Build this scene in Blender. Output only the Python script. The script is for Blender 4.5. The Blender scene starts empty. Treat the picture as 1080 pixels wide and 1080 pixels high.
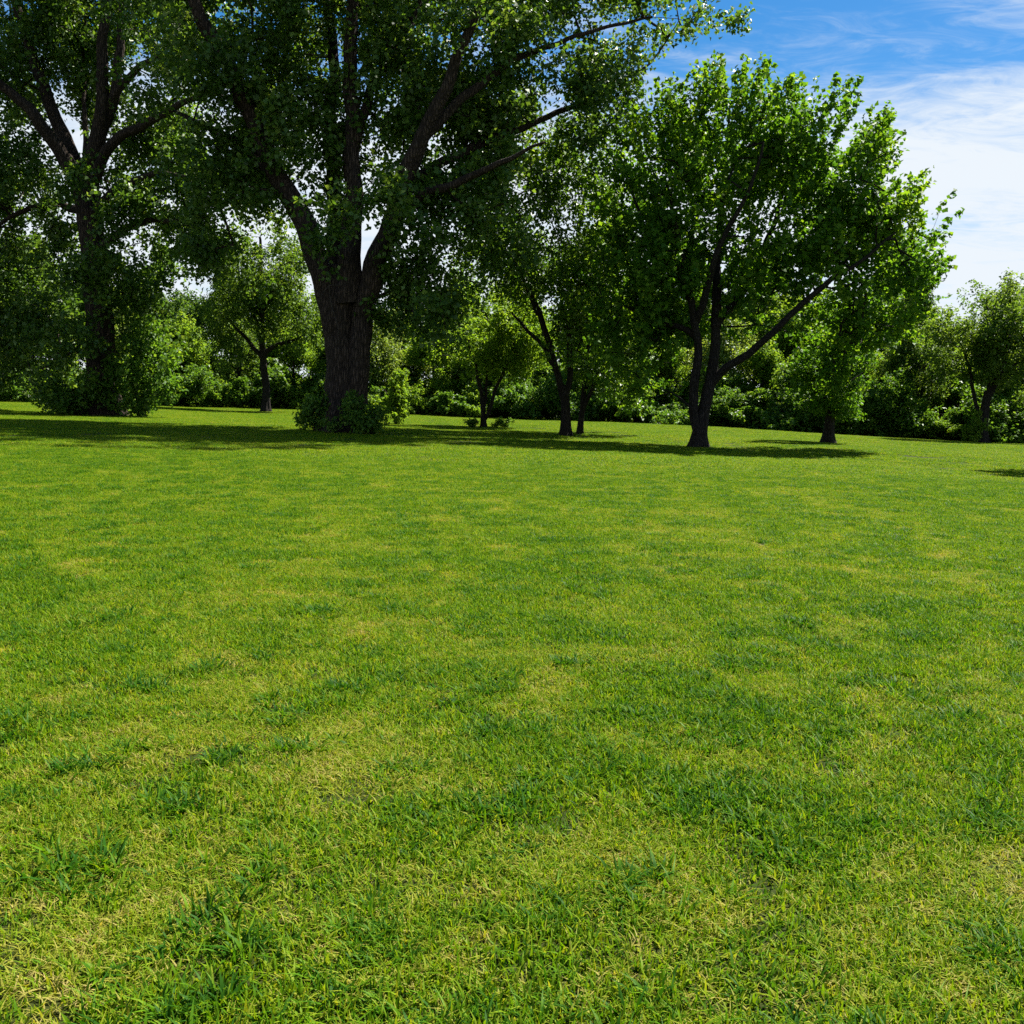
import bpy, math, random
import numpy as np
from mathutils import Vector, noise as mnoise

rng = np.random.default_rng(7)
random.seed(7)
scene = bpy.context.scene
COL = scene.collection
R = math.radians

# ------------------------------------------------------------------ camera
FOV = R(55.0)
CAM_H = 1.6
PITCH = R(6.55)
ROLL = R(2.0)
X = np.array((1., 0, 0)); F = np.array((0, math.cos(PITCH), -math.sin(PITCH)))
U0 = np.array((0, math.sin(PITCH), math.cos(PITCH)))
RV = math.cos(ROLL) * X + math.sin(ROLL) * U0
UV = -math.sin(ROLL) * X + math.cos(ROLL) * U0
FPX = 540 / math.tan(FOV / 2)
cam_d = bpy.data.cameras.new('camera'); cam = bpy.data.objects.new('camera', cam_d); COL.objects.link(cam)
cam_d.angle = FOV; cam_d.clip_start = 0.05; cam_d.clip_end = 5000
from mathutils import Matrix
cam.matrix_world = Matrix(((RV[0], UV[0], -F[0], 0), (RV[1], UV[1], -F[1], 0), (RV[2], UV[2], -F[2], CAM_H), (0, 0, 0, 1)))
scene.camera = cam

def P(px, py, Y):
    """world point seen in the survey photo at (px, py), Y metres ahead"""
    d = F * FPX + RV * (px - 540) - UV * (py - 540)
    d = d * (Y / d[1])
    return np.array((d[0], d[1], d[2] + CAM_H))

def gz(x, y):
    """gentle swells of the lawn"""
    x = np.asarray(x, float); y = np.asarray(y, float)
    far = np.clip((y - 6) / 25, 0, 1)
    return far * (0.10 * np.sin(x * 0.13 + 0.7) * np.sin(y * 0.11 + 0.4) + 0.05 * np.sin(x * 0.31 + y * 0.23))

# ------------------------------------------------------------------ noise
_lat = rng.random((64, 64))
def vn(x, y):
    x = np.asarray(x, float); y = np.asarray(y, float)
    xi = np.floor(x).astype(int); yi = np.floor(y).astype(int)
    fx = x - xi; fy = y - yi
    fx = fx * fx * (3 - 2 * fx); fy = fy * fy * (3 - 2 * fy)
    g = lambda a, b: _lat[a % 64, b % 64]
    return (g(xi, yi) * (1 - fx) + g(xi + 1, yi) * fx) * (1 - fy) + (g(xi, yi + 1) * (1 - fx) + g(xi + 1, yi + 1) * fx) * fy
def fbm(x, y):
    return 0.55 * vn(x, y) + 0.28 * vn(2.1 * x + 9, 2.1 * y + 3) + 0.17 * vn(4.3 * x + 1, 4.3 * y + 17)

# ------------------------------------------------------------------ node helpers
def new_mat(name):
    m = bpy.data.materials.new(name); m.use_nodes = True
    nt = m.node_tree; nt.nodes.clear()
    return m, nt
def N(nt, t, **kw):
    n = nt.nodes.new(t)
    for k, v in kw.items():
        if k in n.inputs.keys(): n.inputs[k].default_value = v
        else: setattr(n, k, v)
    return n
def ramp(nt, stops, fac):
    n = nt.nodes.new('ShaderNodeValToRGB')
    e = n.color_ramp.elements
    while len(e) < len(stops): e.new(0.5)
    for el, (p, c) in zip(e, stops):
        el.position = p; el.color = (*c, 1) if len(c) == 3 else c
    nt.links.new(fac, n.inputs[0])
    return n.outputs[0]
def math_(nt, op, a, b=None, c=None):
    n = nt.nodes.new('ShaderNodeMath'); n.operation = op
    for i, v in enumerate((a, b, c)):
        if v is None: continue
        if hasattr(v, 'links') or hasattr(v, 'is_linked'): nt.links.new(v, n.inputs[i])
        else: n.inputs[i].default_value = v
    return n.outputs[0]
def mixc(nt, fac, a, b):
    n = nt.nodes.new('ShaderNodeMix'); n.data_type = 'RGBA'
    for sock, v in ((n.inputs[0], fac), (n.inputs[6], a), (n.inputs[7], b)):
        if hasattr(v, 'is_linked'): nt.links.new(v, sock)
        elif isinstance(v, tuple): sock.default_value = (*v, 1)
        else: sock.default_value = v
    return n.outputs[2]

# ------------------------------------------------------------------ materials
def leaf_mat(name, dark, mid, light, trans=0.45, rough=0.42, spec=0.35, tcol=(1.35, 1.25, 0.5)):
    m, nt = new_mat(name); L = nt.links.new
    k = 1.65                                                   # reflectance + transmittance of a leaf, shared by the two closures below
    dark, mid, light = [tuple(min(c * k, .34) for c in q) for q in (dark, mid, light)]
    v = N(nt, 'ShaderNodeAttribute', attribute_name='v').outputs['Fac']
    col = ramp(nt, [(0.0, dark), (0.5, mid), (0.9, light), (1.0, light)], v)
    p = N(nt, 'ShaderNodeBsdfPrincipled', Roughness=rough)
    p.inputs['Specular IOR Level'].default_value = spec
    L(col, p.inputs['Base Color'])
    t = N(nt, 'ShaderNodeBsdfTranslucent')
    mul = nt.nodes.new('ShaderNodeMix'); mul.data_type = 'RGBA'; mul.blend_type = 'MULTIPLY'
    mul.inputs[0].default_value = 1.0
    L(col, mul.inputs[6]); mul.inputs[7].default_value = (*tcol, 1)
    L(mul.outputs[2], t.inputs['Color'])
    mx = N(nt, 'ShaderNodeMixShader'); mx.inputs[0].default_value = trans
    L(p.outputs[0], mx.inputs[1]); L(t.outputs[0], mx.inputs[2])
    o = N(nt, 'ShaderNodeOutputMaterial'); L(mx.outputs[0], o.inputs[0])
    return m

def bark_mat(name, a, b, c, sc=1.0):
    m, nt = new_mat(name); L = nt.links.new
    tc = N(nt, 'ShaderNodeTexCoord'); mp = N(nt, 'ShaderNodeMapping'); mp.inputs['Scale'].default_value = (9 * sc, 9 * sc, 1.6 * sc)
    L(tc.outputs['Object'], mp.inputs[0])
    nz = N(nt, 'ShaderNodeTexNoise', Scale=1.0, Detail=6.0, Roughness=0.65); L(mp.outputs[0], nz.inputs['Vector'])
    vo = N(nt, 'ShaderNodeTexVoronoi', Scale=1.3); vo.feature = 'DISTANCE_TO_EDGE'; L(mp.outputs[0], vo.inputs['Vector'])
    n2 = N(nt, 'ShaderNodeTexNoise', Scale=0.7, Detail=4.0); L(tc.outputs['Object'], n2.inputs['Vector'])
    h = math_(nt, 'ADD', math_(nt, 'MULTIPLY', nz.outputs[0], 0.7), math_(nt, 'MINIMUM', math_(nt, 'MULTIPLY', vo.outputs['Distance'], 1.5), 0.4))
    col = ramp(nt, [(0.25, a), (0.5, b), (0.8, c)], h)
    col2 = mixc(nt, math_(nt, 'MULTIPLY', n2.outputs[0], 0.5), col, b)
    p = N(nt, 'ShaderNodeBsdfPrincipled', Roughness=0.9); p.inputs['Specular IOR Level'].default_value = 0.15
    L(col2, p.inputs['Base Color'])
    bp = N(nt, 'ShaderNodeBump', Strength=1.0, Distance=0.12); L(h, bp.inputs['Height']); L(bp.outputs[0], p.inputs['Normal'])
    o = N(nt, 'ShaderNodeOutputMaterial'); L(p.outputs[0], o.inputs[0])
    return m

M_COTTON = leaf_mat('cottonwood_leaf', (0.026, 0.060, 0.008), (0.048, 0.098, 0.012), (0.105, 0.155, 0.030), 0.45, 0.46, 0.3)
M_MAPLE = leaf_mat('maple_leaf', (0.028, 0.078, 0.007), (0.054, 0.122, 0.009), (0.112, 0.18, 0.013), 0.5, 0.5, 0.12)
M_ASH = leaf_mat('ash_leaf', (0.028, 0.068, 0.008), (0.054, 0.11, 0.010), (0.11, 0.165, 0.02), 0.5, 0.45, 0.3)
M_LIGHT = leaf_mat('light_leaf', (0.052, 0.11, 0.010), (0.090, 0.155, 0.014), (0.14, 0.20, 0.024), 0.52, 0.55, 0.12)
M_WILLOW = leaf_mat('willow_leaf', (0.06, 0.10, 0.016), (0.095, 0.145, 0.026), (0.15, 0.19, 0.045), 0.45, 0.5, 0.25)
M_OLIVE = leaf_mat('olive_leaf', (0.036, 0.074, 0.011), (0.062, 0.110, 0.015), (0.108, 0.155, 0.028), 0.5, 0.55, 0.15)
M_SHRUB = leaf_mat('shrub_leaf', (0.026, 0.066, 0.008), (0.054, 0.115, 0.012), (0.11, 0.165, 0.02), 0.48, 0.5, 0.18)
M_DARK = leaf_mat('dark_leaf', (0.022, 0.052, 0.008), (0.038, 0.080, 0.011), (0.07, 0.115, 0.02), 0.48, 0.5, 0.15)
M_BARK = bark_mat('cottonwood_bark', (0.010, 0.007, 0.005), (0.034, 0.024, 0.017), (0.095, 0.067, 0.047))
M_BARK2 = bark_mat('maple_bark', (0.009, 0.007, 0.006), (0.026, 0.021, 0.016), (0.056, 0.046, 0.037), 1.6)
M_DEAD = bark_mat('dead_wood', (0.04, 0.032, 0.026), (0.075, 0.062, 0.05), (0.11, 0.095, 0.08), 2.0)

# ------------------------------------------------------------------ mesh helpers
def mesh_from(name, verts, faces, mat, attr=None, smooth=False, fattr=None):
    """verts (n,3), faces (m,k) all the same size k, or a flat loop list"""
    me = bpy.data.meshes.new(name)
    verts = np.asarray(verts, np.float32); faces = np.asarray(faces, np.int32)
    k = faces.shape[1]
    me.vertices.add(len(verts)); me.vertices.foreach_set('co', verts.ravel())
    me.loops.add(faces.size); me.loops.foreach_set('vertex_index', faces.ravel())
    me.polygons.add(len(faces))
    me.polygons.foreach_set('loop_start', np.arange(0, faces.size, k, dtype=np.int32))
    if smooth: me.polygons.foreach_set('use_smooth', np.ones(len(faces), bool))
    me.update(calc_edges=True)
    if attr is not None:
        for an, av in attr.items():
            a = me.attributes.new(an, 'FLOAT', 'POINT'); a.data.foreach_set('value', np.asarray(av, np.float32))
    me.materials.append(mat)
    return me

def empty(name, loc, label, cat, group=None):
    o = bpy.data.objects.new(name, None); COL.objects.link(o); o.location = loc
    o.empty_display_size = 0.3
    o['label'] = label; o['category'] = cat
    if group: o['group'] = group
    return o
def child(name, me, parent):
    o = bpy.data.objects.new(name, me); COL.objects.link(o); o.parent = parent
    return o

def tubes(branches, sides=6):
    """branches: list of (pts (n,3), radii (n,)) -> verts, quads"""
    V, Q = [], []; off = 0
    for pts, rad in branches:
        n = len(pts)
        if n < 2: continue
        s = sides if np.isscalar(sides) else sides(rad[0])
        t = np.gradient(pts, axis=0); t /= np.linalg.norm(t, axis=1)[:, None] + 1e-9
        ref = np.array((0.37, 0.91, 0.18)) if abs(t[0][1]) < 0.8 else np.array((1., 0, 0.1))
        a = np.cross(t, ref); a /= np.linalg.norm(a, axis=1)[:, None] + 1e-9
        b = np.cross(t, a)
        th = np.linspace(0, 2 * np.pi, s, endpoint=False)
        ring = a[:, None, :] * np.cos(th)[None, :, None] + b[:, None, :] * np.sin(th)[None, :, None]
        v = pts[:, None, :] + ring * np.asarray(rad)[:, None, None]
        V.append(v.reshape(-1, 3))
        i = np.arange(n - 1)[:, None] * s; j = np.arange(s)[None, :]; j2 = (j + 1) % s
        q = np.stack((i + j, i + j2, i + s + j2, i + s + j), -1).reshape(-1, 4) + off
        Q.append(q); off += n * s
    return np.concatenate(V), np.concatenate(Q)

def smooth_line(pts, rad, step=0.45, wob=0.06, seed=0):
    """Catmull-Rom through the points, with some wobble"""
    pts = np.asarray(pts, float); rad = np.asarray(rad, float)
    n = len(pts)
    ext = np.vstack((2 * pts[0] - pts[1], pts, 2 * pts[-1] - pts[-2]))
    out, ro = [], []
    for i in range(n - 1):
        p0, p1, p2, p3 = ext[i:i + 4]
        k = max(2, int(np.linalg.norm(p2 - p1) / step))
        for u in np.linspace(0, 1, k, endpoint=False):
            out.append(0.5 * (2 * p1 + (p2 - p0) * u + (2 * p0 - 5 * p1 + 4 * p2 - p3) * u * u + (3 * p1 - p0 - 3 * p2 + p3) * u ** 3))
            ro.append(rad[i] * (1 - u) + rad[i + 1] * u)
    out.append(pts[-1]); ro.append(rad[-1])
    out = np.array(out); ro = np.array(ro)
    for i in range(1, len(out) - 1):
        q = Vector(out[i] * 0.9 + seed * 3.1)
        out[i] += np.array(mnoise.noise_vector(q)) * wob * min(1, ro[i] * 8 + 0.25)
    return out, ro

def trunk_mesh(name, pts, rad, mat, flare=1.5, sides=26, seed=0.0, step=0.18, flute=0.10):
    c, r = smooth_line(pts, rad, step, 0.05, seed)
    L = np.concatenate(([0], np.cumsum(np.linalg.norm(np.diff(c, axis=0), axis=1))))
    th = np.linspace(0, 2 * np.pi, sides, endpoint=False)
    V = np.zeros((len(c), sides, 3))
    for i in range(len(c)):
        h = L[i]
        fl = 1 + (flare - 1) * math.exp(-h / (r[0] * 1.1))
        for j, a in enumerate(th):
            ca, sa = math.cos(a), math.sin(a)
            lob = flute * math.sin(a * 5 + seed + h * 0.25) * (0.5 + 1.4 * math.exp(-h / (r[0] * 1.6))) + flute * 0.7 * mnoise.noise(Vector((ca * 1.6 + seed, sa * 1.6, h * 0.5)))
            lob += 0.055 * mnoise.noise(Vector((ca * 6 + seed, sa * 6, h * 1.3)))
            rr = r[i] * fl * (1 + lob)
            V[i, j] = c[i] + np.array((ca * rr, sa * rr, 0))
    n = len(c); i = np.arange(n - 1)[:, None] * sides; j = np.arange(sides)[None, :]; j2 = (j + 1) % sides
    q = np.stack((i + j, i + j2, i + sides + j2, i + sides + j), -1).reshape(-1, 4)
    return (V.reshape(-1, 3), q), (c, r)

def leaves(centres, dirs, n_each, spread, along, size, up=0.55, droop=0.0, seed=1, aspect=0.62, vbase=None, fold=0.18):
    """leaf blades in clumps: centres (k,3), dirs (k,3). A clump is spread round an axis of length `along`."""
    g = np.random.default_rng(seed)
    k = len(centres)
    n_each = np.broadcast_to(np.asarray(n_each), (k,)).astype(int)
    idx = np.repeat(np.arange(k), n_each); n = len(idx)
    u = g.random(n)
    rad = g.normal(size=(n, 3)); rad /= np.linalg.norm(rad, axis=1)[:, None]
    rr = g.random(n) ** 0.5
    taper = 1 - 0.55 * u
    pos = centres[idx] + dirs[idx] * ((u - 0.45) * along)[:, None] + rad * (rr * spread * taper)[:, None]
    pos[:, 2] -= droop * rr * g.random(n)
    # blade frame
    nrm = g.normal(size=(n, 3)); nrm /= np.linalg.norm(nrm, axis=1)[:, None]
    nrm = nrm * (1 - up) + np.array((0, 0, 1.)) * up + rad * 0.25
    nrm /= np.linalg.norm(nrm, axis=1)[:, None]
    ax = rad * 0.8 + dirs[idx] * 0.6 + g.normal(size=(n, 3)) * 0.5 + np.array((0, 0, -droop * 0.8))
    ax -= nrm * (ax * nrm).sum(1)[:, None]; ax /= np.linalg.norm(ax, axis=1)[:, None] + 1e-9
    sd = np.cross(nrm, ax)
    s = size * g.uniform(0.65, 1.3, n)
    L = s[:, None]; W = (s * aspect * 0.5)[:, None]
    b = pos - ax * L * 0.5; t = pos + ax * L * 0.5 - nrm * L * 0.12
    m = pos - ax * L * 0.08
    l = m + sd * W + nrm * L * fold; r = m - sd * W + nrm * L * fold
    V = np.stack((b, r, t, l), 1).reshape(-1, 3)
    Q = np.arange(n * 4).reshape(-1, 4)
    v = np.clip(g.normal(0.42, 0.2, n) + (0 if vbase is None else vbase[idx]), 0, 1)
    return V, Q, np.repeat(v, 4)

def sample_lobes(lobes, n, seed, clump=0.35, thr=-0.12, shell=0.35):
    """points in a union of ellipsoids (centre, radii, weight), kept where clumping noise is high"""
    g = np.random.default_rng(seed)
    w = np.array([l[1][0] * l[1][1] * l[1][2] * l[2] for l in lobes]); w = w / w.sum()
    out, dirs = [], []
    cen = np.array([l[0] for l in lobes]).mean(0)
    tries = 0
    while len(out) < n and tries < n * 8:
        tries += 1
        i = g.choice(len(lobes), p=w)
        c, r, _ = lobes[i]
        d = g.normal(size=3); d /= np.linalg.norm(d)
        q = g.random() ** (1 / 3)
        if g.random() < shell: q = 0.75 + 0.25 * q
        p = np.asarray(c) + d * q * np.asarray(r)
        if mnoise.noise(Vector(p * clump + seed * 1.7)) + 0.5 * mnoise.noise(Vector(p * clump * 2.3 + seed)) < thr: continue
        if p[2] < 0.12: continue
        out.append(p); dirs.append(d * np.array((1, 1, 1)) * q)
    return np.array(out), np.array(dirs)

def connect(limbs, att, seed, rmax=0.07, kpow=0.45, owners=False):
    """link every leaf clump back to the nearest limb or twig; returns branches"""
    g = np.random.default_rng(seed)
    node = [p for l in limbs for p in l[0]]
    lr = [r for l in limbs for r in l[1]]
    nl = len(node)
    own = [k for k, l in enumerate(limbs) for _ in l[0]] + [0] * (len(att) * 5 + 10)
    cap = nl + len(att) * 5 + 10
    A = np.zeros((cap, 3)); A[:nl] = node; cnt = nl
    par = np.full(cap, -1); load = np.zeros(cap)
    d0 = np.array([np.min(((A[:nl] - a) ** 2).sum(1)) for a in att])
    segs = []; seg_own = []
    for ai in np.argsort(d0):
        a = att[ai]
        df = A[:cnt] - a
        dist = np.sqrt((df ** 2).sum(1)) + np.maximum(0, df[:, 2]) * 0.6
        j = int(np.argmin(dist)); p = A[j]
        D = np.linalg.norm(a - p)
        k = int(np.clip(D / 0.7, 1, 4))
        mid = (p + a) / 2 + g.normal(size=3) * 0.10 * D + np.array((0, 0, -0.06 * D if a[2] > p[2] else 0.16 * D))
        ids = [j]
        for u in np.linspace(0, 1, k + 1)[1:]:
            A[cnt] = (1 - u) ** 2 * p + 2 * u * (1 - u) * mid + u * u * a
            par[cnt] = ids[-1]; own[cnt] = own[j]; ids.append(cnt); cnt += 1
        segs.append(ids); seg_own.append(own[j])
    for i in range(cnt - 1, nl - 1, -1):
        load[i] += 1
        if par[i] >= 0: load[par[i]] += load[i]
    out = []
    for ids in segs:
        r = np.array([min(rmax, 0.010 * max(load[i], 1) ** kpow) for i in ids])
        r[0] = r[1] if len(r) > 1 else r[0]
        r[-1] *= 0.6
        out.append((A[ids].copy(), r))
    return (out, seg_own) if owners else out

# ------------------------------------------------------------------ a tree traced from points in the photo
def big_tree(name, label, base_px, Yb, trunk, limbs, lobes, n_att, leaf_kw, lmat, bmat, seed,
             group=None, cat='tree', flare=1.65, clump=0.35, thr=-0.12, shell=0.35, vines=None, rtw=0.07, sides=26, back=0.0):
    base = P(*base_px, Yb)
    base[2] = float(gz(base[0], base[1]))
    root = empty(name, base, label, cat, group)
    sc = FPX / Yb                                              # px per metre at that distance
    def loc(px, py, dy): return P(px, py, Yb + dy) - base
    tp = [loc(*t[:3]) for t in trunk]; tr = [t[3] for t in trunk]
    tp[0][2] = -0.15
    me, tl = trunk_mesh('trunk', tp, tr, bmat, flare, seed=seed, sides=sides)
    lines = [tl]
    lbs = []
    for k, l in enumerate(limbs):
        c, r = smooth_line([loc(*t[:3]) for t in l], [t[3] for t in l], 0.35, 0.16, seed + k)
        lines.append((c, r)); lbs.append((c, r))
    L3 = [(loc(px, py, dy + back), (rx / sc, rd, ry / sc), w) for (px, py, rx, ry, dy, rd, w) in lobes]
    att, dirs = sample_lobes(L3, n_att, seed, clump, thr, shell)
    br, own = connect([(c[len(c) // 3:] if i == 0 else c, r[len(c) // 3:] if i == 0 else r) for i, (c, r) in enumerate(lines)], att, seed, rtw, owners=True)
    for k, ln in enumerate(lines):
        V, Q = me if k == 0 else tubes([ln], 12)
        mine = [b for b, w in zip(br, own) if w == k]
        if mine:
            V2, Q2 = tubes(mine, lambda r: 5 if r > 0.03 else 3)
            Q = np.concatenate((Q, Q2 + len(V))); V = np.concatenate((V, V2))
        nm = 'trunk' if k == 0 else 'limb'
        child(nm, mesh_from(nm, V, Q, bmat, smooth=True), root)
    kw = dict(leaf_kw)
    dv = dirs * kw.pop('out', 1.0) + np.array((0, 0, kw.pop('rise', 0.6)))
    dv /= np.linalg.norm(dv, axis=1)[:, None] + 1e-9
    vb = np.array([mnoise.noise(Vector(p * 0.5 + 31)) for p in att]) * 0.4
    V, Q, v = leaves(att, dv, seed=seed, vbase=vb, **kw)
    child('crown', mesh_from('crown', V, Q, lmat, {'v': v}), root)
    return root, loc

# ---- the big cottonwood right of the left one
cot = dict(n_each=44, spread=0.72, along=0.9, size=0.20, up=0.35, droop=0.25, out=0.7, rise=0.2, aspect=0.8)
T1, loc1 = big_tree('cottonwood_tree', 'largest tree, thick forked trunk wrapped in leafy growth, crown running out of the top', (366, 459), 39.5,
    [(362, 459, 0, 0.70), (361, 430, 0, 0.62), (360, 390, 0, 0.60), (358, 350, 0, 0.62), (358, 315, 0, 0.62), (359, 294, 0, 0.52), (360, 280, 0, 0.40)],
    [[(358, 400, 0, .40), (352, 345, -0.2, .44), (341, 296, -0.3, .44), (326, 250, -0.5, .44), (302, 200, -0.7, .38), (277, 152, -1, .34), (258, 105, -1.2, .30), (232, 55, -1.5, .27), (208, 10, -2, .23), (185, -45, -2.4, .16), (170, -110, -2.6, .08)],
     [(368, 320, -0.3, .55), (371, 260, -0.3, .42), (373, 190, -0.3, .33), (370, 120, -.4, .29), (369, 50, -.5, .25), (371, -20, -.6, .20), (366, -90, -.8, .14), (370, -160, -1, .07)],
     [(356, 310, 1.2, .42), (352, 220, 2.0, .32), (349, 130, 2.4, .26), (352, 60, 2.8, .22), (340, -40, 3, .16), (330, -120, 3.4, .08)],
     [(376, 462, -.1, .56), (376, 440, -.15, .47), (377, 405, -.2, .44), (380, 350, -.3, .43), (396, 280, -.5, .42), (418, 225, -.9, .40), (428, 185, -1.2, .36), (447, 145, -1.6, .28), (466, 105, -1.9, .24), (484, 55, -2.2, .19), (506, 8, -2.4, .15), (530, -50, -2.7, .08)],
     [(426, 219, -.9, .25), (448, 204, -1.4, .19), (478, 192, -2, .15), (515, 180, -2.6, .12), (548, 160, -3.1, .07), (575, 150, -3.5, .04)],
     [(376, 150, -.4, .22), (388, 105, 0, .18), (402, 76, .6, .15), (428, 52, 1, .12), (441, 8, 1.4, .08), (455, -40, 1.7, .05)],
     [(446, 147, -1.6, .20), (492, 100, -.8, .17), (545, 62, .2, .13), (590, 44, 1, .09), (640, 28, 1.6, .07), (688, 18, 2, .05)],
     [(424, 195, -1, .20), (490, 160, 1, .17), (560, 130, 2.4, .13), (624, 103, 3.2, .10), (660, 82, 3.6, .06), (686, 66, 4.4, .045), (702, 44, 5.0, .03), (716, 22, 5.2, .015)],
     [(296, 190, -.7, .22), (250, 150, 1, .17), (210, 130, 2, .12), (186, 118, 2.6, .07)]],
    # lobes: px, py, rx, ry, depth offset, depth radius, weight
    [(250, 60, 110, 90, -1, 5, .8), (365, -20, 130, 120, 0, 7, .8), (480, 40, 110, 110, 0, 6, 1.0), (590, 30, 100, 80, 1, 5, .9),
     (700, 14, 72, 46, 2, 3.5, .75), (640, 62, 70, 38, 2, 3, .5), (768, 6, 36, 30, 3, 1.8, 1.3),
     (300, 170, 95, 80, 0, 5, .9), (425, 130, 90, 80, 1, 5, .8), (545, 130, 90, 75, 1, 5, 1.0), (235, 205, 60, 85, 0, 3.5, 1.2),
     (392, 222, 56, 36, -5.8, 1.5, 4.0), (362, 262, 34, 24, -5.2, 1.1, 3.0), (450, 340, 40, 40, -3, 1.8, 1.6), (425, 300, 40, 60, -5.0, 1.4, 2.2), (330, 235, 30, 30, -5.4, 1.2, 2.5), (462, 255, 64, 70, -2, 3.2, 1.2), (520, 225, 75, 60, -1, 3.5, 1.1), (430, 325, 42, 66, -1.6, 2.2, 1.4), (235, 250, 46, 36, 0, 2.6, 1.3),
     (295, 265, 40, 45, 1, 3, .8), (360, -180, 200, 80, 0, 8, .5), (560, -110, 150, 80, 0, 7, .5), (180, -60, 110, 90, 0, 6, .6), (620, 120, 50, 50, 1, 3, .8)],
    3300, cot, M_COTTON, M_BARK, 11, thr=0.02, shell=0.25, back=2.2)

# dead pale stem hanging on its trunk
c, r = smooth_line([loc1(347, 300, -1.5), loc1(349, 318, -1.35), loc1(352, 330, -1.3), (loc1(356, 345, -1.25)), loc1(357, 362, -1.15)], [.025, .022, .02, .018, .012], 0.12, 0.06, 3)
c2, r2 = smooth_line([loc1(336, 318, -1.3), loc1(343, 306, -1.45), loc1(349, 301, -1.5), loc1(359, 301, -1.4), loc1(367, 298, -1.2)], [.014, .02, .025, .02, .012], 0.12, 0.02, 4)
V, Q = tubes([(c, r), (c2, r2)], 6)
child('dead_stem', mesh_from('dead_stem', V, Q, M_DEAD, smooth=True), T1)

# ---- the cottonwood at the left edge
T0, loc0 = big_tree('cottonwood_tree', 'wide dark tree with fanning limbs, its trunk foot buried in a shrub mound', (107, 440), 52,
    [(109, 440, 0, .82), (107, 400, 0, .72), (105, 350, 0, .68), (101, 300, 0, .65), (97, 250, 0, .62), (92, 210, 0, .64), (89, 186, 0, .52)],
    [[(92, 215, 0, .52), (76, 178, -.5, .42), (55, 148, -1, .34), (30, 115, -1.5, .27), (-5, 84, -2, .20), (-50, 55, -2.5, .10)],
     [(88, 205, 0, .50), (76, 165, 0, .42), (58, 125, .5, .33), (36, 65, 1, .28), (18, 10, 1.2, .22), (5, -60, 1.5, .10)],
     [(94, 205, 0, .52), (100, 160, -.5, .44), (108, 110, -1, .33), (108, 55, -1.2, .27), (114, 0, -1.4, .2), (120, -80, -1.6, .1)],
     [(104, 150, -.5, .34), (122, 95, -1, .26), (126, 50, -1, .2), (130, 0, -1, .14), (136, -60, -1, .07)],
     [(118, 105, -1, .22), (134, 84, -1.4, .18), (150, 68, -1.8, .14), (172, 60, -2.1, .1), (198, 62, -2.5, .05)],
     [(100, 190, -.4, .30), (120, 150, -1, .25), (160, 127, -1.8, .2), (195, 108, -2.4, .15), (222, 100, -2.8, .1), (250, 106, -3, .05)],
     [(98, 225, -.4, .26), (130, 195, -1.4, .2), (165, 183, -2.2, .13), (196, 186, -2.8, .06)],
     [(102, 265, -.4, .24), (128, 245, -1.2, .19), (160, 232, -1.9, .15), (195, 234, -2.5, .10), (222, 246, -3, .05)],
     [(92, 180, 0, .18), (90, 120, .4, .12), (88, 60, .8, .08), (92, 10, 1, .05)],
     [(96, 230, 0, .25), (60, 215, 1, .18), (20, 225, 1.6, .12), (-20, 250, 2, .06)]],
    [(30, 40, 90, 90, 0, 6, .7), (120, -10, 110, 90, 0, 6, .8), (60, -110, 150, 90, 0, 7, .5), (-50, 100, 90, 120, 0, 6, .6),
     (155, 100, 70, 60, 0, 4, .8), (165, 180, 62, 55, -1, 4, 1.0), (35, 215, 60, 55, 0, 4, 1.1), (35, 300, 52, 85, 0, 4, 1.3), (-45, 270, 60, 110, 0, 4, 1.0),
     (160, 262, 42, 52, 0, 3, 1.0), (60, 375, 40, 50, -1, 3, 1.2), (20, 360, 40, 50, 1, 3, 1.1), (205, 170, 45, 50, -1, 3, 1), (135, 160, 40, 36, 1, 2.5, .9), (215, 230, 40, 40, 0, 2.5, 1), (108, 212, 44, 30, -5.0, 1.3, 4.0), (80, 330, 34, 50, -4.6, 1.0, 2.6), (140, 350, 26, 50, -4.2, 1.0, 2.4), (115, 285, 40, 24, -4.6, 1.0, 2.0), (150, 325, 38, 55, -1, 2.5, 1.1)],
    2850, dict(cot, size=0.22, spread=0.8), M_COTTON, M_BARK, 23, thr=0.02, shell=0.25, back=2.2)

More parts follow.
